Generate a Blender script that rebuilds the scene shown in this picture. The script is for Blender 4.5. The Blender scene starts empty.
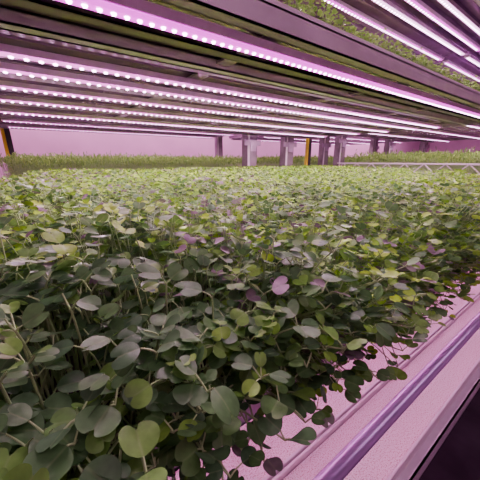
import bpy, math, random
import numpy as np
from mathutils import Vector, Matrix, Euler
rng=np.random.default_rng(7); random.seed(7)
ZC=1.5
S=bpy.context.scene
COL=S.collection
# ---------------------------------------------------------------- camera
cam=bpy.data.cameras.new("camera"); cam.lens=20.25; cam.sensor_width=36; cam.clip_start=0.01
co=bpy.data.objects.new("camera",cam); COL.objects.link(co)
co.location=(0,0,ZC); co.rotation_euler=(math.radians(90-16.5),0,math.radians(-35.8))
S.camera=co
# ---------------------------------------------------------------- materials
def newmat(n):
    m=bpy.data.materials.new(n); m.use_nodes=True
    nt=m.node_tree; return m,nt,nt.nodes["Principled BSDF"]
def simple(n,col,rough=.5,metal=0,noise=0,scale=20,bump=0):
    m,nt,b=newmat(n)
    b.inputs["Roughness"].default_value=rough; b.inputs["Metallic"].default_value=metal
    b.inputs["Base Color"].default_value=(*col,1)
    if noise or bump:
        tc=nt.nodes.new("ShaderNodeTexCoord")
        t=nt.nodes.new("ShaderNodeTexNoise"); t.inputs["Scale"].default_value=scale; t.inputs["Detail"].default_value=5
        nt.links.new(tc.outputs["Object"],t.inputs["Vector"])
        r=nt.nodes.new("ShaderNodeValToRGB")
        r.color_ramp.elements[0].position=.3; r.color_ramp.elements[1].position=.7
        r.color_ramp.elements[0].color=(*[c*(1-noise) for c in col],1)
        r.color_ramp.elements[1].color=(*[min(1,c*(1+noise*.5)) for c in col],1)
        nt.links.new(t.outputs["Fac"],r.inputs["Fac"]); nt.links.new(r.outputs["Color"],b.inputs["Base Color"])
        if bump:
            bp=nt.nodes.new("ShaderNodeBump"); bp.inputs["Strength"].default_value=bump; bp.inputs["Distance"].default_value=.003
            nt.links.new(t.outputs["Fac"],bp.inputs["Height"]); nt.links.new(bp.outputs["Normal"],b.inputs["Normal"])
    return m
def emis(n,col,st,sample=True):
    m,nt,b=newmat(n)
    b.inputs["Base Color"].default_value=(*[min(1,c) for c in col],1)
    b.inputs["Emission Color"].default_value=(*col,1); b.inputs["Emission Strength"].default_value=st
    m.cycles.emission_sampling='FRONT_BACK' if sample else 'NONE'
    return m
M_galv=simple("galvanised_steel",(.48,.37,.50),.32,.45,.3,9,.05)
M_post=simple("dark_post_steel",(.30,.25,.29),.30,.6,.35,9,.05)
M_beam=simple("pale_galvanised_edge",(.82,.74,.80),.30,.15,.2,7,.05)
M_galv2=simple("dull_zinc_sheet",(.54,.35,.58),.24,.5,.25,6,.03)
M_dark=simple("dark_stringer_steel",(.18,.12,.18),.30,.6,.3,8,.03)
M_alu=simple("brushed_aluminium",(.70,.56,.74),.28,.5,.12,30)
M_white=simple("white_plastic",(.86,.79,.82),.32,0,.06,12)
M_wall=simple("painted_wall",(.84,.56,.74),.7,0,.1,2)
M_ceil=simple("ceiling_panel",(.20,.17,.21),.8,0,.2,3)
M_floor=simple("dark_resin_floor",(.08,.05,.08),.25,0,.4,4,.1)
M_rail=simple("lilac_grey_pipe",(.52,.38,.66),.26,.5,.08,15)
M_yellow=simple("yellow_enamel",(.80,.66,.02),.45,0,.1,20)
M_black=simple("black_rubber",(.03,.03,.03),.5)
M_soil=simple("dark_grow_medium",(.05,.038,.03),.9,0,.6,150,.8)
M_led=emis("led_diffuser",(1.0,.20,.82),2.6)
M_ledu=emis("under_bench_led_diffuser",(1.0,.34,.72),15)
M_ledm=emis("magenta_led_diffuser",(.95,.04,.86),2.3)
M_bead=emis("led_bead",(1.0,.68,1.0),20,False)
M_tube=emis("ceiling_tube",(1.0,.62,.90),5)
M_ledt=emis("bright_upper_tube",(1.0,.50,.88),4)
def speck():
    m,nt,b=newmat("speckled_seed_mat")
    tc=nt.nodes.new("ShaderNodeTexCoord")
    v=nt.nodes.new("ShaderNodeTexVoronoi"); v.inputs["Scale"].default_value=420
    n=nt.nodes.new("ShaderNodeTexNoise"); n.inputs["Scale"].default_value=400; n.inputs["Detail"].default_value=3
    for t in (v,n): nt.links.new(tc.outputs["Object"],t.inputs["Vector"])
    r=nt.nodes.new("ShaderNodeValToRGB"); e=r.color_ramp.elements
    e[0].position=.35; e[0].color=(.56,.32,.30,1); e[1].position=.46; e[1].color=(.88,.74,.76,1)
    x=e.new(.58); x.color=(.96,.88,.90,1)
    nt.links.new(n.outputs["Fac"],r.inputs["Fac"]); nt.links.new(r.outputs["Color"],b.inputs["Base Color"])
    bp=nt.nodes.new("ShaderNodeBump"); bp.inputs["Strength"].default_value=.3; bp.inputs["Distance"].default_value=.0012
    nt.links.new(v.outputs["Distance"],bp.inputs["Height"]); nt.links.new(bp.outputs["Normal"],b.inputs["Normal"])
    b.inputs["Roughness"].default_value=.8
    return m
M_mat=speck()
def leafmat(name,stops,trans=.28,rough=.40):
    m,nt,b=newmat(name)
    at=nt.nodes.new("ShaderNodeAttribute"); at.attribute_name="tint"
    r=nt.nodes.new("ShaderNodeValToRGB"); e=r.color_ramp.elements
    e[0].position=stops[0][0]; e[0].color=(*stops[0][1],1); e[1].position=stops[-1][0]; e[1].color=(*stops[-1][1],1)
    for p,c in stops[1:-1]:
        x=e.new(p); x.color=(*c,1)
    nt.links.new(at.outputs["Fac"],r.inputs["Fac"])
    ac=nt.nodes.new("ShaderNodeAttribute"); ac.attribute_name="across"
    ab=nt.nodes.new("ShaderNodeMath"); ab.operation='ABSOLUTE'; nt.links.new(ac.outputs["Fac"],ab.inputs[0])
    mr=nt.nodes.new("ShaderNodeMapRange"); mr.inputs["From Min"].default_value=.0; mr.inputs["From Max"].default_value=.06
    mr.inputs["To Min"].default_value=.25; mr.inputs["To Max"].default_value=0; nt.links.new(ab.outputs[0],mr.inputs["Value"])
    tc=nt.nodes.new("ShaderNodeTexCoord"); n=nt.nodes.new("ShaderNodeTexNoise"); n.inputs["Scale"].default_value=160; n.inputs["Detail"].default_value=3
    nt.links.new(tc.outputs["Object"],n.inputs["Vector"])
    hs=nt.nodes.new("ShaderNodeHueSaturation"); mr2=nt.nodes.new("ShaderNodeMapRange")
    mr2.inputs["From Min"].default_value=.3; mr2.inputs["From Max"].default_value=.7; mr2.inputs["To Min"].default_value=.80; mr2.inputs["To Max"].default_value=1.15
    nt.links.new(n.outputs["Fac"],mr2.inputs["Value"]); nt.links.new(mr2.outputs[0],hs.inputs["Value"]); nt.links.new(r.outputs["Color"],hs.inputs["Color"])
    mx=nt.nodes.new("ShaderNodeMixRGB"); mx.inputs["Color2"].default_value=(.36,.52,.22,1)
    nt.links.new(mr.outputs[0],mx.inputs["Fac"]); nt.links.new(hs.outputs["Color"],mx.inputs["Color1"])
    nt.links.new(mx.outputs["Color"],b.inputs["Base Color"]); b.inputs["Roughness"].default_value=rough
    b.inputs["Specular IOR Level"].default_value=.32
    bp=nt.nodes.new("ShaderNodeBump"); bp.inputs["Strength"].default_value=.2; bp.inputs["Distance"].default_value=.001
    nt.links.new(n.outputs["Fac"],bp.inputs["Height"]); nt.links.new(bp.outputs["Normal"],b.inputs["Normal"])
    tr=nt.nodes.new("ShaderNodeBsdfTranslucent"); nt.links.new(mx.outputs["Color"],tr.inputs["Color"])
    ms=nt.nodes.new("ShaderNodeMixShader"); ms.inputs[0].default_value=trans
    out=nt.nodes["Material Output"]
    nt.links.new(b.outputs[0],ms.inputs[1]); nt.links.new(tr.outputs[0],ms.inputs[2]); nt.links.new(ms.outputs[0],out.inputs["Surface"])
    return m
M_leaf=leafmat("microgreen_leaf",[(0,(.085,.20,.085)),(.35,(.13,.31,.08)),(.6,(.23,.50,.055)),(.82,(.42,.80,.025)),(.88,(.24,.30,.18)),(.93,(.25,.20,.22)),(1,(.44,.33,.41))])  # mauve end: purple leaves, plus pink led glints put into the colour
M_leaf2=leafmat("tall_shoot_leaf",[(0,(.16,.36,.07)),(.5,(.28,.54,.10)),(1,(.46,.70,.18))],.3,.6)
M_stem=simple("pale_green_stem",(.44,.66,.28),.5)
M_stem2=simple("pale_shoot_stem",(.32,.50,.20),.5)
# ---------------------------------------------------------------- object helpers
def link(o,parent=None):
    COL.objects.link(o)
    if parent: o.parent=parent
    return o
def empty(name,loc,label,cat,group=None):
    o=bpy.data.objects.new(name,None); o.empty_display_size=.05; o.location=loc; COL.objects.link(o)
    o["label"]=label; o["category"]=cat
    if group: o["group"]=group
    return o
def meshobj(name,verts,faces,mat,parent=None,loc=(0,0,0),smooth=False):
    me=bpy.data.meshes.new(name); me.from_pydata([tuple(v) for v in verts],[],faces); me.update()
    if smooth:
        for p in me.polygons: p.use_smooth=True
    me.materials.append(mat)
    o=bpy.data.objects.new(name,me); o.location=loc; link(o,parent); return o
def boxes(lst):
    V=[];F=[]
    for (x0,x1,y0,y1,z0,z1) in lst:
        b=len(V)
        V+=[(x0,y0,z0),(x1,y0,z0),(x1,y1,z0),(x0,y1,z0),(x0,y0,z1),(x1,y0,z1),(x1,y1,z1),(x0,y1,z1)]
        F+=[(b,b+3,b+2,b+1),(b+4,b+5,b+6,b+7),(b,b+1,b+5,b+4),(b+1,b+2,b+6,b+5),(b+2,b+3,b+7,b+6),(b+3,b,b+4,b+7)]
    return V,F
def boxo(name,lst,mat,parent=None,off=(0,0,0),bev=0):
    if isinstance(lst,tuple): lst=[lst]
    V,F=boxes(lst)
    V=[(v[0]-off[0],v[1]-off[1],v[2]-off[2]) for v in V]
    o=meshobj(name,V,F,mat,parent)
    if bev:
        m=o.modifiers.new("b",'BEVEL'); m.width=bev; m.segments=2
    return o
def extrude_x(profile,x0,x1,closed=True):
    n=len(profile); V=[(x0,y,z) for y,z in profile]+[(x1,y,z) for y,z in profile]; F=[]
    for i in range(n if closed else n-1):
        j=(i+1)%n; F.append((i,j,n+j,n+i))
    if closed: F.append(tuple(range(n-1,-1,-1))); F.append(tuple(range(n,2*n)))
    return V,F
# ---------------------------------------------------------------- room
def struct(name,b,mat):
    o=boxo(name,b,mat); o["kind"]="structure"; return o
struct("floor",(-3,16,-3,6.2,-.1,0),M_floor)
struct("ceiling",(-3,16,-3,6.2,3.5,3.6),M_ceil)
struct("wall_back",(-3,16,6.0,6.2,0,3.5),M_wall)
struct("wall_left",(-3.1,-3,-3,6.2,0,3.5),M_wall)
struct("wall_right",(16,16.1,-3,6.2,0,3.5),M_wall)
struct("wall_front",(-3,16,-3.1,-3,0,3.5),M_wall)
# ---------------------------------------------------------------- led strips
LC=(1,.56,.80)
def led_strip(x0,x1,y,Z,label,mat=M_led,pitch=.024,w=.012,group="led grow light strips",lamps=0,power=1.4,lcol=LC,rows=(0,),br=.0046):
    z=ZC+Z
    cx=(x0+x1)/2
    e=empty("led_grow_light_strip",(cx,y,z),label,"grow light",group)
    L=(x1-x0)/2; h=w/2
    prof=[(-h-.005,.002),(-h-.001,.002),(-h-.001,.006),(h+.001,.006),(h+.001,.002),(h+.005,.002),(h+.009,.016),(-h-.009,.016)]
    V,F=extrude_x(prof,-L,L); meshobj("housing",V,F,M_alu,e)
    meshobj("diffuser",*extrude_x([(-h,.0055),(-h,.0),(-h*.6,-.003),(h*.6,-.003),(h,.0),(h,.0055)],-L+.005,L-.005),mat,e)
    n=int((2*L-.02)/pitch); V=[];F=[]
    for ry in rows:
      for i in range(n):
        x=-L+.015+i*pitch; b=len(V); r=br
        for k in range(8):
            a=k*math.pi/4; V.append((x+r*math.cos(a),ry+r*math.sin(a),-.0029))
        for k in range(8):
            a=k*math.pi/4; V.append((x+r*.7*math.cos(a),ry+r*.7*math.sin(a),-.0058))
        F.append(tuple(range(b+8,b+16)))
        for k in range(8): F.append((b+k,b+(k+1)%8,b+8+(k+1)%8,b+8+k))
    o=meshobj("led_beads",V,F,M_bead,e); o["kind"]="stuff"
    for sx in (-1,1):
        boxo("end_cap",(sx*L-.006 if sx<0 else L-.001,sx*L+.001 if sx<0 else L+.006,-h-.009,h+.009,0.001,.017),M_white,e)
    for fx in (-.7,0,.7):
        boxo("hanger",(fx*L-.01,fx*L+.01,-.006,.006,.0155,.026),M_galv,e)
    for i in range(lamps):
        la=bpy.data.lights.new("led_lamp",'SPOT'); la.energy=power; la.color=lcol; la.spot_size=math.radians(172); la.spot_blend=.4; la.shadow_soft_size=0.010
        lo=bpy.data.objects.new("led_lamp",la); lo.location=(-L+(i+.5)*2*L/lamps,0,-.016); link(lo,e)
    return e
MX0,MX1=-.2,2.5
lab="white-pink led batten mounted beneath a steel grow shelf"
for i,y in enumerate([.524,.87,1.02,1.24,1.50,1.86]):
    if i==0: led_strip(-.06,2.42,y,.222,"magenta led strip glowing under the shelf edge",M_ledm,.020,.034,lamps=7,power=4.0,br=.0046)
    else: led_strip(-.06-.02*i,2.42,y,.226,lab,M_led,.028,.014,lamps=7,power=2.9 if i<4 else 3.9,br=.0058)
TY=(.77,.87,.97,1.12,1.6,2.0)
for j,y in enumerate(TY):
    mg=j in (1,3)
    m_=M_ledm if mg else M_ledt; lb="magenta led strip over the upper shelf of sprouts" if mg else "led batten over the upper shelf of sprouts"
    led_strip(-.1,2.88,y,.80,lb,m_,.03,lamps=4 if y<1.2 else 0,power=8,w=.024,br=.0065)
    if j<4: led_strip(2.98,5.55,y,.80,lb,m_,.04,w=.024,br=.0065)
for y in (.16,.45,.9,1.5):
    led_strip(-.1,2.45,y+.08,-.315,"led batten under the bench above speckled seed mats",M_ledu,.04,.014)
# ---------------------------------------------------------------- racks
def deck(name,x0,x1,y0,y1,Z,parent,mat,pitch=.10,off=(0,0,0)):
    pts=[];y=y0
    while y<y1-1e-6:
        ye=min(y+pitch,y1)
        pts+=[(y,0),(y+.62*(ye-y),0),(y+.68*(ye-y),.016),(y+.94*(ye-y),.016)]
        y=ye
    pts.append((y1,0))
    up=[(a,b+.006) for a,b in pts][::-1]
    prof=[(a-off[1],b+ZC+Z-off[2]) for a,b in pts+up]
    n=len(pts); m=len(prof)
    V=[(x0-off[0],a,b) for a,b in prof]+[(x1-off[0],a,b) for a,b in prof]; F=[]
    for i in range(m):
        j=(i+1)%m; F.append((i,j,m+j,m+i))
    for i in range(n-1):
        F.append((i+1,i,m-1-i,m-2-i)); F.append((m+i,m+i+1,2*m-2-i,2*m-1-i))
    return meshobj(name,V,F,mat,parent)
def upright(x,y,z0,z1,parent,off,w=.12,d=.08,mat=None,br=()):
    mat=mat or M_post
    t=.004
    L=[(x-w/2,x+w/2,y-d/2,y-d/2+t,z0,z1),(x-w/2,x-w/2+t,y-d/2,y+d/2,z0,z1),(x+w/2-t,x+w/2,y-d/2,y+d/2,z0,z1),
       (x-w/2,x-w/2+.015,y+d/2-t,y+d/2,z0,z1),(x+w/2-.015,x+w/2,y+d/2-t,y+d/2,z0,z1),(x-w/2-.01,x+w/2+.01,y-d/2-.01,y+d/2+.01,z0,z0+.006)]
    o=boxo("upright",L,mat,parent,off)
    boxo("edge_strip",(x-w/2+.008,x-w/2+.030,y-d/2-.003,y-d/2-.0004,z0+.1,z1-.05),M_beam,o,off)
    for Z in br:
        z=ZC+Z
        boxo("bracket",[(x-w/2-.035,x+w/2+.035,y-d/2-.010,y-d/2-.0035,z-.0,z+.05),(x-w/2+.03,x+w/2-.02,y-d/2-.014,y-d/2-.009,z-.05,z+.03)],M_galv,o,off)
    return o
def beam(name,b,parent,off,mat=M_galv):
    x0,x1,y0,y1,z0,z1=b
    t=.004
    L=[(x0,x1,y0,y0+t,z0,z1),(x0,x1,y0,y1,z0,z0+t),(x0,x1,y0,y1,z1-t,z1),(x0,x1,y1-t,y1,z0,z0+.012),(x0,x1,y1-t,y1,z1-.012,z1)]
    return boxo(name,L,mat,parent,off)
def rack(x0,x1,levels,ups,label,br=(),stringers=(),cross=()):
    o0=((x0+x1)/2,1.1,0)
    e=empty("grow_rack",o0,label,"rack","steel grow racks")
    for lv_ in levels:
        (ya,yb,Z,h)=lv_[:4]; xe1=lv_[4] if len(lv_)>4 else x1
        deck("shelf_panel",x0,xe1,ya+.02,yb-.02,Z+.004,e,M_galv2,.095,o0)
        beam("front_beam",(x0,xe1,ya-.005,ya+.025,ZC+Z-h,ZC+Z+.028),e,o0,M_beam)
        beam("rear_beam",(x0,xe1,yb-.035,yb+.005,ZC+Z-h-.02,ZC+Z+.03),e,o0)
        if Z<.6:
            for xe in (x0-.02,x1+.02):
                boxo("end_beam",(xe-.02,xe+.02,ya-.005,yb+.005,ZC+Z-.02,ZC+Z+.03),M_galv,e,o0)
    for (y,Z,w,h,mt) in stringers:
        beam("stringer",(x0,x1,y-w/2,y+w/2,ZC+Z-h,ZC+Z),e,o0,mt)
    for (x,ya,yb,Z) in cross:
        boxo("cross_bar",(x-.02,x+.02,ya,yb,ZC+Z-.006,ZC+Z),M_galv,e,o0)
    for (x,y) in ups: upright(x,y,0,2.75,e,o0,br=br if y>1 else ())
    return e
lv=[(.115,2.08,-.652,.02),(.195,2.08,-.282,.01),(.47,2.08,.256,.014),(.66,2.08,.835,.02,2.92)]
rack(MX0,MX1,lv,[(-.29,2.16),(1.67,2.16),(2.17,2.16),(2.62,.42),(-.29,.42)],"galvanised steel multi-tier rack full of leafy microgreens",(.13,),
  [(.63,.259,.035,.018,M_dark),(.72,.259,.03,.026,M_beam),(.79,.259,.03,.014,M_dark),(.945,.259,.04,.018,M_dark),(1.13,.259,.06,.020,M_galv),(1.36,.259,.05,.020,M_dark),(1.66,.259,.07,.020,M_galv)],
  [(x,.5,2.05,.2515) for x in (.45,1.05,1.65,2.25)])
lv2=[(.3,2.08,-.6,.02),(.3,2.08,-.262,.02),(.3,2.08,.33,.02),(.66,2.08,.835,.02)]
rack(2.95,5.6,lv2,[(3.1,2.16),(4.3,2.16),(5.5,2.16),(5.7,.3)],"galvanised steel rack holding trays of tall thin shoots",(.20,))
lv3=[(2.65,4.3,-.262,.02),(2.65,4.3,.39,.02)]
rack(-.3,2.5,lv3,[(-.6,4.4),(2.7,4.4)],"steel rack with taller shoots near the pink-lit wall")
rack(2.9,6.5,[(2.65,4.3,-.262,.02),(2.65,4.3,.39,.02)],[(3.3,2.56),(4.6,2.56),(6.2,4.4)],"steel rack further along the growing room",(.17,))
for y in (2.9,3.5,4.1):
    led_strip(-.2,2.4,y,.35,lab,M_led,.04,.02,lamps=4,power=7); led_strip(3.0,6.3,y,.35,lab,M_led,.04,.02,lamps=4,power=7)
for y in (.5,.9,1.3,1.8):
    led_strip(3.0,5.5,y,.29,"white-pink led batten above tall thin shoots",M_led,.04,.014,lamps=3,power=7)
for y in (.2,1.1):
    led_strip(.3,6.,y,1.9,"long ceiling batten above the racks",M_tube,.06,.04)
def fill_panel(x,y,lx,ly,power,col=(1,.46,.80)):  # overhead panels added as fill to brighten walls and canopy front
    e=empty("fill_light_panel",(x,y,3.5),"added overhead fill light in a white frame","fill light","added fill lights")
    X=lx/2;Y=ly/2
    boxo("frame",[(-X-.03,X+.03,-Y-.03,-Y,-.08,-.001),(-X-.03,X+.03,Y,Y+.03,-.08,-.001),(-X-.03,-X,-Y,Y,-.08,-.001),(X,X+.03,-Y,Y,-.08,-.001)],M_white,e)
    la=bpy.data.lights.new("fill_lamp",'AREA'); la.shape='RECTANGLE'; la.size=lx; la.size_y=ly; la.energy=power; la.color=col
    lo=bpy.data.objects.new("fill_lamp",la); lo.location=(0,0,-.06); link(lo,e)
fill_panel(2.0,5.2,6,.5,230); fill_panel(9,5.2,6,.5,220); fill_panel(9,3.0,5,.6,140)
fill_panel(.8,-1.0,3.5,.8,28,(1,.58,.86)); fill_panel(-1.6,1.5,.6,3,12)
def ypost(x,y,s=1):
    e=empty("guide_post",(x,y,0),"yellow enamel guide post with black rubber strip behind racks","post","yellow guide posts")
    boxo("post_body",(-.020*s,.002*s,-.016,.016,0,2.3),M_yellow,e,bev=.003)
    boxo("rubber_strip",(.0025*s,.034*s,-.026,.022,.05,2.25),M_black,e,bev=.003)
    boxo("base_plate",(-.05*s,.05*s,-.06,.06,0,.012),M_galv,e)
    return e
ypost(2.66,2.3,1.2); ypost(-.27,4.6,1.7)
# ---------------------------------------------------------------- front rail, lower trays and mats
e=empty("bench_rail",(1.1,.135,ZC-.40),"round lilac-grey steel rail along the bench front","rail")
prof=[]
for k in range(28):
    a=2*math.pi*k/28; c,s_=math.cos(a),math.sin(a)
    prof.append((.0115*c,.0100*s_))
V,F=extrude_x(prof,-1.4,1.5); o=meshobj("pipe",V,F,M_rail,e)
for p in o.data.polygons: p.use_smooth=len(p.vertices)==4
for x in (-1.36,1.46):
    boxo("bracket",(x-.01,x+.01,-.012,.075,.0102,.015),M_galv,e)
def mattray(y0,y1,x0,x1,Z):
    t=empty("seed_tray",((x0+x1)/2,(y0+y1)/2,ZC+Z),"long shallow white plastic tray with a pale rim","tray","seed trays on the lower shelf")
    X=(x1-x0)/2;Y=(y1-y0)/2
    boxo("tray_base",(-X,X,-Y,Y,0,.006),M_white,t)
    boxo("rim",[(-X,X,-Y,-Y+.006,.006,.034),(-X,X,Y-.006,Y,.006,.034),(-X,-X+.006,-Y+.006,Y-.006,.006,.028),(X-.006,X,-Y+.006,Y-.006,.006,.028)],M_white,t,bev=.002)
    m=boxo("seed_mat",(x0+.008,x1-.008,y0+.008,y1-.008,ZC+Z+.0065,ZC+Z+.020),M_mat)
    m["label"]="pink-white speckled seed mat lying in a tray"; m["category"]="grow mat"; m["group"]="seed mats"
for (a,b) in ((.128,.264),(.268,.62),(.64,1.3),(1.32,2.0)):
    mattray(a,b,-.18,2.48,-.625)
# ---------------------------------------------------------------- plants
HALF=[(0,0),(.05,.20),(.20,.43),(.44,.56),(.69,.57),(.89,.47),(1.0,.28),(.965,.11),(.78,0)]
def outline(n):
    pts=np.array(HALF+[(x,-y) for x,y in HALF[-2:0:-1]])
    m=len(pts); out=[]
    for k in range(n):
        u=k*m/n; i=int(u); t=u-i
        p0,p1,p2,p3=[pts[(i+j)%m] for j in (-1,0,1,2)]
        out.append(.5*((2*p1)+(-p0+p2)*t+(2*p0-5*p1+4*p2-p3)*t*t+(-p0+3*p1-3*p2+p3)*t**3))
    return np.array(out)
def leaf_template(lod):
    n,rings={0:(32,(.35,.7,1)),1:(16,(.6,1)),2:(8,(1,))}[lod]
    if lod==2:
        o=np.array([(0,0),(.20,.42),(.62,.58),(.96,.28),(.82,0),(.96,-.28),(.62,-.58),(.20,-.42)],float)
    else: o=outline(n)
    c=np.array([.5,0]); V=[c]; 
    for r in rings: V+=[c+(p-c)*r for p in o]
    T=[]
    for k in range(n): T.append((0,1+k,1+(k+1)%n))
    for q in range(len(rings)-1):
        a=1+q*n;b=a+n
        for k in range(n):
            k2=(k+1)%n; T+=[(a+k,b+k,b+k2),(a+k,b+k2,a+k2)]
    return np.array(V),np.array(T)[:,::-1]
LT=[leaf_template(i) for i in range(3)]
def norm(v): return v/np.maximum(np.linalg.norm(v,axis=-1,keepdims=True),1e-9)
def build_leaves(base,d,nrm,size,width,tint,lod,cup):
    T,F=LT[lod]; N=len(base); k=len(T)
    d=norm(d); side=norm(np.cross(nrm,d)); up=np.cross(d,side)
    x=T[:,0][None,:]*np.ones((N,1)); y=T[:,1][None,:]*width[:,None]
    ph=rng.uniform(0,6.28,(N,1))
    z=cup[:,0:1]*y*y - cup[:,1:2]*x*x + .03*np.sin(4*x+5*y+ph)*(np.abs(y)+.3) - .05*np.exp(-(y/.10)**2)*(1-abs(x-.4))*.5
    P=base[:,None,:]+size[:,None,None]*(x[...,None]*d[:,None,:]+y[...,None]*side[:,None,:]+z[...,None]*up[:,None,:])
    V=P.reshape(-1,3); FF=(F[None]+ (np.arange(N)*k)[:,None,None]).reshape(-1,3)
    return V,FF,np.repeat(tint,k),np.tile(T[:,1],N)
def build_tubes(P0,P1,P2,r0,r1,segs,sides):
    N=len(P0); ts=np.linspace(0,1,segs+1)
    C=((1-ts)**2)[None,:,None]*P0[:,None]+(2*ts*(1-ts))[None,:,None]*P1[:,None]+(ts**2)[None,:,None]*P2[:,None]
    d=norm(P2-P0); ref=np.where(np.abs(d[:,2:3])>.8,np.array([[1.,0,0]]),np.array([[0,0,1.]]))
    u=norm(np.cross(d,ref)); v=np.cross(d,u)
    a=np.arange(sides)*2*np.pi/sides
    ring=np.cos(a)[None,:,None]*u[:,None]+np.sin(a)[None,:,None]*v[:,None]
    r=(r0+(r1-r0)*ts)[None,:,None,None]
    V=(C[:,:,None,:]+ring[:,None]*r).reshape(-1,3)
    T=[]
    for s in range(segs):
        for k in range(sides):
            A=s*sides+k;B=s*sides+(k+1)%sides; T+=[(A,B,B+sides),(A,B+sides,A+sides)]
    T=np.array(T); K=(segs+1)*sides
    F=(T[None]+(np.arange(N)*K)[:,None,None]).reshape(-1,3)
    return V,F
def gen(base,H,lean,lod,scale=1.0,tall=False,tshift=0.0,pp=.06,tmul=.80,tl=.22):
    N=len(base); top=base+np.stack([lean[:,0],lean[:,1],H],1)
    mid=base+np.stack([lean[:,0]*.3,lean[:,1]*.3,np.maximum(H,.03)*.7],1)
    segs,sides={0:(7,6),1:(4,4),2:(2,3)}[lod]
    TV=[];TF=[];LV=[];LF=[];LTn=[];LA=[]
    def addt(x):
        o=sum(len(v) for v in TV); TV.append(x[0]); TF.append(x[1]+o)
    def addl(x):
        o=sum(len(v) for v in LV); LV.append(x[0]); LF.append(x[1]+o); LTn.append(x[2]); LA.append(x[3])
    addt(build_tubes(base,mid,top,.0010*scale,.0007*scale,segs,sides))
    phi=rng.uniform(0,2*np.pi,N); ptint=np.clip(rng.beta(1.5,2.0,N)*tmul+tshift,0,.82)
    purple=rng.random(N)<pp
    for k in range(3 if tall else 2):
        az=phi+k*np.pi*(.7 if tall else 1)+rng.normal(0,.30,N)
        el=np.radians(rng.uniform(25,70,N)); L=rng.uniform(.004,.012,N)*scale
        hd=np.stack([np.cos(az),np.sin(az),np.zeros(N)],1)
        pe=top+L[:,None]*(hd*np.cos(el)[:,None]+np.array([0,0,1])*np.sin(el)[:,None])
        if tall: pe=top-np.array([0,0,1])*rng.uniform(0,.03,N)[:,None]*scale
        pm=top+(L*.5)[:,None]*(hd*.4+np.array([0,0,1])*.7)
        if lod<2: addt(build_tubes(top,pm,pe,.0006*scale,.0005*scale,3 if lod==0 else 2,sides))
        e2=np.radians(rng.normal(6 if not tall else 62,21 if not tall else 14,N))
        d=hd*np.cos(e2)[:,None]+np.array([0,0,1])*np.sin(e2)[:,None]
        nr=-hd*np.sin(e2)[:,None]+np.array([0,0,1])*np.cos(e2)[:,None]
        nr=nr+rng.normal(0,.28,(N,3))
        sz=rng.uniform(.0100,.0176,N)*scale; wd=rng.uniform(.96,1.14,N)
        if tall: wd*=.20; sz=sz*2.2
        tn=np.clip(ptint+rng.normal(0,.05,N),0,.83); tn=np.where(purple|(rng.random(N)<.03),rng.uniform(.86,1,N),tn)
        if tall: tn=rng.uniform(0,1,N)
        cup=np.stack([rng.uniform(-.02,.42,N),rng.uniform(-.1,.30,N)],1)
        addl(build_leaves(pe,d,nr,sz,wd,tn,lod,cup))
    if not tall:
        idx=np.where(rng.random(N)<tl)[0]
        for rep in range(2):
            if len(idx)==0: break
            n=len(idx); az=rng.uniform(0,6.28,n); el=np.radians(rng.uniform(15,75,n))
            d=np.stack([np.cos(az)*np.cos(el),np.sin(az)*np.cos(el),np.sin(el)],1)
            L=rng.uniform(.005,.012,n)*scale; pe=top[idx]+d*L[:,None]
            if lod<2: addt(build_tubes(top[idx],top[idx]+d*(L*.5)[:,None]+np.array([0,0,.001]),pe,.0005,.0004,2,sides))
            hd=np.stack([np.cos(az),np.sin(az),np.zeros(n)],1)
            nr=-hd*np.sin(el)[:,None]+np.array([0,0,1])*np.cos(el)[:,None]+rng.normal(0,.2,(n,3))
            addl(build_leaves(pe,d-np.array([0,0,.3]),nr,rng.uniform(.008,.012,n)*scale,rng.uniform(.75,.95,n),np.clip(rng.uniform(.40,.66,n)+tshift,0,.82),lod,np.stack([rng.uniform(.1,.5,n),rng.uniform(.1,.4,n)],1)))
    return np.concatenate(TV),np.concatenate(TF),np.concatenate(LV),np.concatenate(LF),np.concatenate(LTn),np.concatenate(LA)
def merge(res):
    out=[[] for _ in range(6)]; ot=ol=0
    for r in res:
        out[0].append(r[0]);out[1].append(r[1]+ot);out[2].append(r[2]);out[3].append(r[3]+ol);out[4].append(r[4]);out[5].append(r[5])
        ot+=len(r[0]); ol+=len(r[2])
    return [np.concatenate(o) for o in out]
def trimesh(name,parts,mats,attrs=None):
    V=np.concatenate([p[0] for p in parts]); o=0;F=[];MI=[]
    for i,p in enumerate(parts):
        F.append(p[1]+o); o+=len(p[0]); MI.append(np.full(len(p[1]),i))
    F=np.concatenate(F).astype(np.int32); MI=np.concatenate(MI).astype(np.int32)
    me=bpy.data.meshes.new(name)
    me.vertices.add(len(V)); me.vertices.foreach_set("co",V.astype(np.float32).ravel())
    me.loops.add(len(F)*3); me.loops.foreach_set("vertex_index",F.ravel())
    me.polygons.add(len(F)); me.polygons.foreach_set("loop_start",np.arange(len(F),dtype=np.int32)*3)
    for m in mats: me.materials.append(m)
    me.polygons.foreach_set("material_index",MI)
    me.polygons.foreach_set("use_smooth",np.ones(len(F),dtype=bool))
    me.update(calc_edges=True)
    if attrs:
        for k,a in attrs.items():
            at=me.attributes.new(k,'FLOAT','POINT'); at.data.foreach_set("value",a.astype(np.float32))
    return me
def grid(x0,x1,y0,y1,sp):
    xs=np.arange(x0+sp/2,x1,sp); ys=np.arange(y0+sp/2,y1,sp)
    X,Y=np.meshgrid(xs,ys); X=X.ravel()+rng.uniform(-.5,.5,X.size)*sp; Y=Y.ravel()+rng.uniform(-.5,.5,Y.size)*sp
    return X,Y
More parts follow.
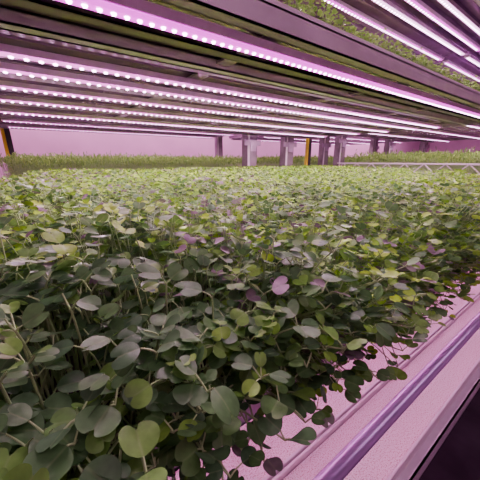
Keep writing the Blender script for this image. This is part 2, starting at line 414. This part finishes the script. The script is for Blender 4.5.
def proj(P):
    r=.811*P[:,0]-.585*P[:,1]; h=.585*P[:,0]+.811*P[:,1]; Z=P[:,2]-ZC
    d=h*.959-Z*.284; u=Z*.959+h*.284
    return 240+270*r/d,240-270*u/d,d
def lumps(x,y):
    return .012*np.sin(9*x+3*y)+.010*np.sin(17*y-5*x+1)+.010*np.sin(31*x+23*y+2)
def purple_glint(x,y):
    v=np.sin(7*x-4*y+.5)+np.sin(13*y+6*x)+.8*np.sin(19*x-11*y+2)
    left=np.clip(1.25-(x/np.maximum(y,.15))*.8,.25,1.25)
    return np.clip(.04+.24*np.clip(v+.3,0,2.5)/1.5*left,0,.45)
SOIL=ZC-.225
t=empty("growing_tray",(1.15,1.1,SOIL-.03),"long white growing tray packed with leafy microgreens","tray")
boxo("tray_rim",[(-1.35,1.35,-.925,-.918,0,.034),(-1.35,1.35,.935,.945,0,.034),(-1.382,-1.352,-.925,.945,0,.140),(1.345,1.355,-.925,.945,0,.034)],M_white,t)
boxo("growing_medium",(-1.345,1.345,-.918,.935,0.002,.0295),M_soil,t)
X,Y=grid(-.165,MX1-.01,.186,2.03,.0106)
dist=np.hypot(X,Y)
keep=rng.random(len(X))<np.where(dist<.8,1,np.where(dist<1.4,.88,.72)); X,Y,dist=X[keep],Y[keep],dist[keep]
Xe,Ye=grid(-.165,MX1-.01,.186,.230,.0070)
X=np.concatenate([X,Xe]);Y=np.concatenate([Y,Ye]);dist=np.hypot(X,Y); extra=np.arange(len(X))>=len(X)-len(Xe)
n=len(X)
B=np.stack([X,Y,np.full(n,SOIL)],1)
H=.099+lumps(X,Y)+rng.normal(0,.020,n)+.036*np.clip((Y-.5)/1.4,0,1)-.012*np.clip((.55-dist)/.3,0,1)-.03*np.clip((-.04-X)/.10,0,1)*np.clip((Y-.6)/.6,0,1)
H=np.clip(H,.03,.16)
lean=rng.normal(0,.010,(n,2))
edge=np.clip((.28-Y)/.10,0,1)
f=edge*rng.uniform(.1,1.0,n)
lean[:,1]-=f*.080; H=H-f*rng.uniform(.0,.04,n)*edge
k=extra; m=k.sum()
H[k]=rng.uniform(-.010,.090,m); lean[k,1]=-rng.uniform(.028,.088,m)
lean[k,1]-=.010*np.sin(9*X[k])+.010*np.sin(23*X[k]+1)
hang=k&(rng.random(n)<.025); H[hang]=-.045+rng.uniform(-.03,.01,hang.sum()); lean[hang,1]+=.004
px,py,dd=proj(B+np.stack([lean[:,0],lean[:,1],H],1))
vis=(px>-15)&(px<495)&(py>100)&(py<495)&(dd>.03)
order=np.where(vis)[0]; order=order[np.argsort(dd[order])][:300]
ind=np.zeros(n,bool); ind[order]=True
NV=72
sel=order[np.linspace(0,len(order)-1,NV).astype(int)]
protos=[]
for i in sel:
    r=gen(np.zeros((1,3)),np.array([H[i]]),lean[i:i+1],0,pp=.03,tmul=.66,tl=.15)
    ms=trimesh("stem",[(r[0],r[1])],[M_stem]); ml=trimesh("leaves",[(r[2],r[3])],[M_leaf],{"tint":r[4],"across":r[5]})
    protos.append((bpy.data.objects.new("stem",ms),bpy.data.objects.new("leaves",ml),H[i],lean[i,1]))
for i in order:
    c=sorted(range(NV),key=lambda k:abs(protos[k][2]-H[i])+abs(protos[k][3]-lean[i,1]))[:7]
    p=protos[random.choice(c)]
    e=bpy.data.objects.new("microgreen_seedling",None); e.empty_display_size=.01
    e.location=B[i]; e.rotation_euler=(0,0,random.uniform(-3.14,3.14) if edge[i]<.05 else random.uniform(-.5,.5)); s=random.uniform(.94,1.10); e.scale=(s,s,s)
    e["label"]="broad-leaved green seedling leaning over the tray edge" if edge[i]>.3 else "broad-leaved green seedling standing in the dense canopy"
    e["category"]="seedling"; e["group"]="microgreen seedlings in the growing tray"
    COL.objects.link(e)
    for q in p[:2]:
        c2=q.copy(); c2.parent=e; COL.objects.link(c2)
res=[]
PP=purple_glint(X,Y)
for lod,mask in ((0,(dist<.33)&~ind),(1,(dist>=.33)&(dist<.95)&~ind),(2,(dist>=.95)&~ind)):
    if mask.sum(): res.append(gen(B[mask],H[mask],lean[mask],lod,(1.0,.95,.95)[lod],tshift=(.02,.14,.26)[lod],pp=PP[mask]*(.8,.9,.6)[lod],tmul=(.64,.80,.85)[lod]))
r=merge(res)
def stuff(name,r,mats,label,cat):
    nz=len(r[0])
    me=trimesh(name,[(r[0],r[1]),(r[2],r[3])],mats,{"tint":np.concatenate([np.zeros(nz),r[4]]),"across":np.concatenate([np.ones(nz),r[5]])})
    o=bpy.data.objects.new(name,me); COL.objects.link(o); o["kind"]="stuff"; o["label"]=label; o["category"]=cat
    return o
stuff("microgreen_canopy",r,[M_stem,M_leaf],"dense carpet of leafy green and purple microgreens with painted mauve glints in tray","microgreens")
nfaces=len(r[1])+len(r[3])
def shoots(name,x0,x1,y0,y1,Zs,h,sp,label,scale=1.,tall=True):
    X,Y=grid(x0,x1,y0,y1,sp); n=len(X); B=np.stack([X,Y,np.full(n,ZC+Zs)],1)
    Hh=h+lumps(X*2,Y*2)*(.8 if tall else .25)+rng.normal(0,h*(.10 if tall else .22),n)
    r=gen(B,Hh,rng.normal(0,h*(.12 if tall else .18),(n,2)),2,scale,tall=tall,tshift=.15)
    stuff(name,r,[M_stem2,M_leaf2],label,"sprouts")
def flat_tray(x0,x1,y0,y1,Z,label):
    t=empty("growing_tray",((x0+x1)/2,(y0+y1)/2,ZC+Z),label,"tray","growing trays")
    A=(x1-x0)/2;Bq=(y1-y0)/2
    boxo("tray_rim",[(-A,A,-Bq,-Bq+.008,0,.03),(-A,A,Bq-.008,Bq,0,.03),(-A,-A+.008,-Bq+.008,Bq-.008,0,.03),(A-.008,A,-Bq+.008,Bq-.008,0,.03)],M_white,t)
    boxo("growing_medium",(-A+.009,A-.009,-Bq+.009,Bq-.009,.001,.018),M_soil,t)
flat_tray(-.25,2.45,2.7,4.25,-.235,"white tray of tall thin shoots beside the wall")
shoots("tall_shoots",-.23,2.43,2.72,4.23,-.216,.210,.023,"tall thin green shoots growing in a tray",1.0)
flat_tray(2.95,6.4,2.7,4.25,-.235,"white tray of tall thin shoots on a further rack")
shoots("tall_shoots",2.97,6.38,2.72,4.23,-.216,.22,.03,"tall thin green shoots on a further rack",1.3)
flat_tray(3.0,5.55,.36,2.04,-.235,"white tray of tall thin shoots on neighbouring rack")
shoots("tall_shoots",3.02,5.53,.38,2.02,-.216,.24,.026,"pale green thin shoots on the neighbouring rack",1.2)
flat_tray(-.15,2.45,.500,2.0,.284,"shallow tray of young sprouts on the upper shelf")
shoots("young_sprouts",-.14,2.44,.508,.8,.303,.036,.0115,"short yellow-green sprouts fringing the upper shelf edge",.75,False)
shoots("young_sprouts",-.14,2.44,.8,1.98,.303,.04,.026,"short yellow-green sprouts on the upper shelf",1.0,False)
# wire lattice guard on neighbouring rack
e=empty("wire_guard",(2.92,1.2,ZC-.115),"pale zigzag wire guard on the end of the neighbouring rack","guard")
V=[];F=[]
def rod(p,q,r=.005):
    p=Vector(p);q=Vector(q);d=(q-p).normalized();u=d.orthogonal().normalized();v=d.cross(u);b=len(V)
    for c in (p,q):
        for k in range(6):
            a=k*math.pi/3; V.append(c+u*r*math.cos(a)+v*r*math.sin(a))
    for k in range(6): F.append((b+k,b+(k+1)%6,b+6+(k+1)%6,b+6+k))
rod((0,-.85,.0),(0,.85,.0),.007); rod((0,-.85,.08),(0,.85,.08),.007)
y=-.85
while y<.84:
    rod((0,y,0),(0,y+.085,.08)); rod((0,y+.085,.08),(0,y+.17,0)); y+=.17
meshobj("wire_lattice",V,F,M_white,e)
for yy in (-.8,.77):
    boxo("bracket",(0.006,.012,yy,yy+.03,-.12,.08),M_galv,e)
w=bpy.data.worlds.new("world"); S.world=w; w.use_nodes=True
w.node_tree.nodes["Background"].inputs[0].default_value=(.8,.5,.75,1); w.node_tree.nodes["Background"].inputs[1].default_value=.3
print("faces",nfaces,"plants",n)
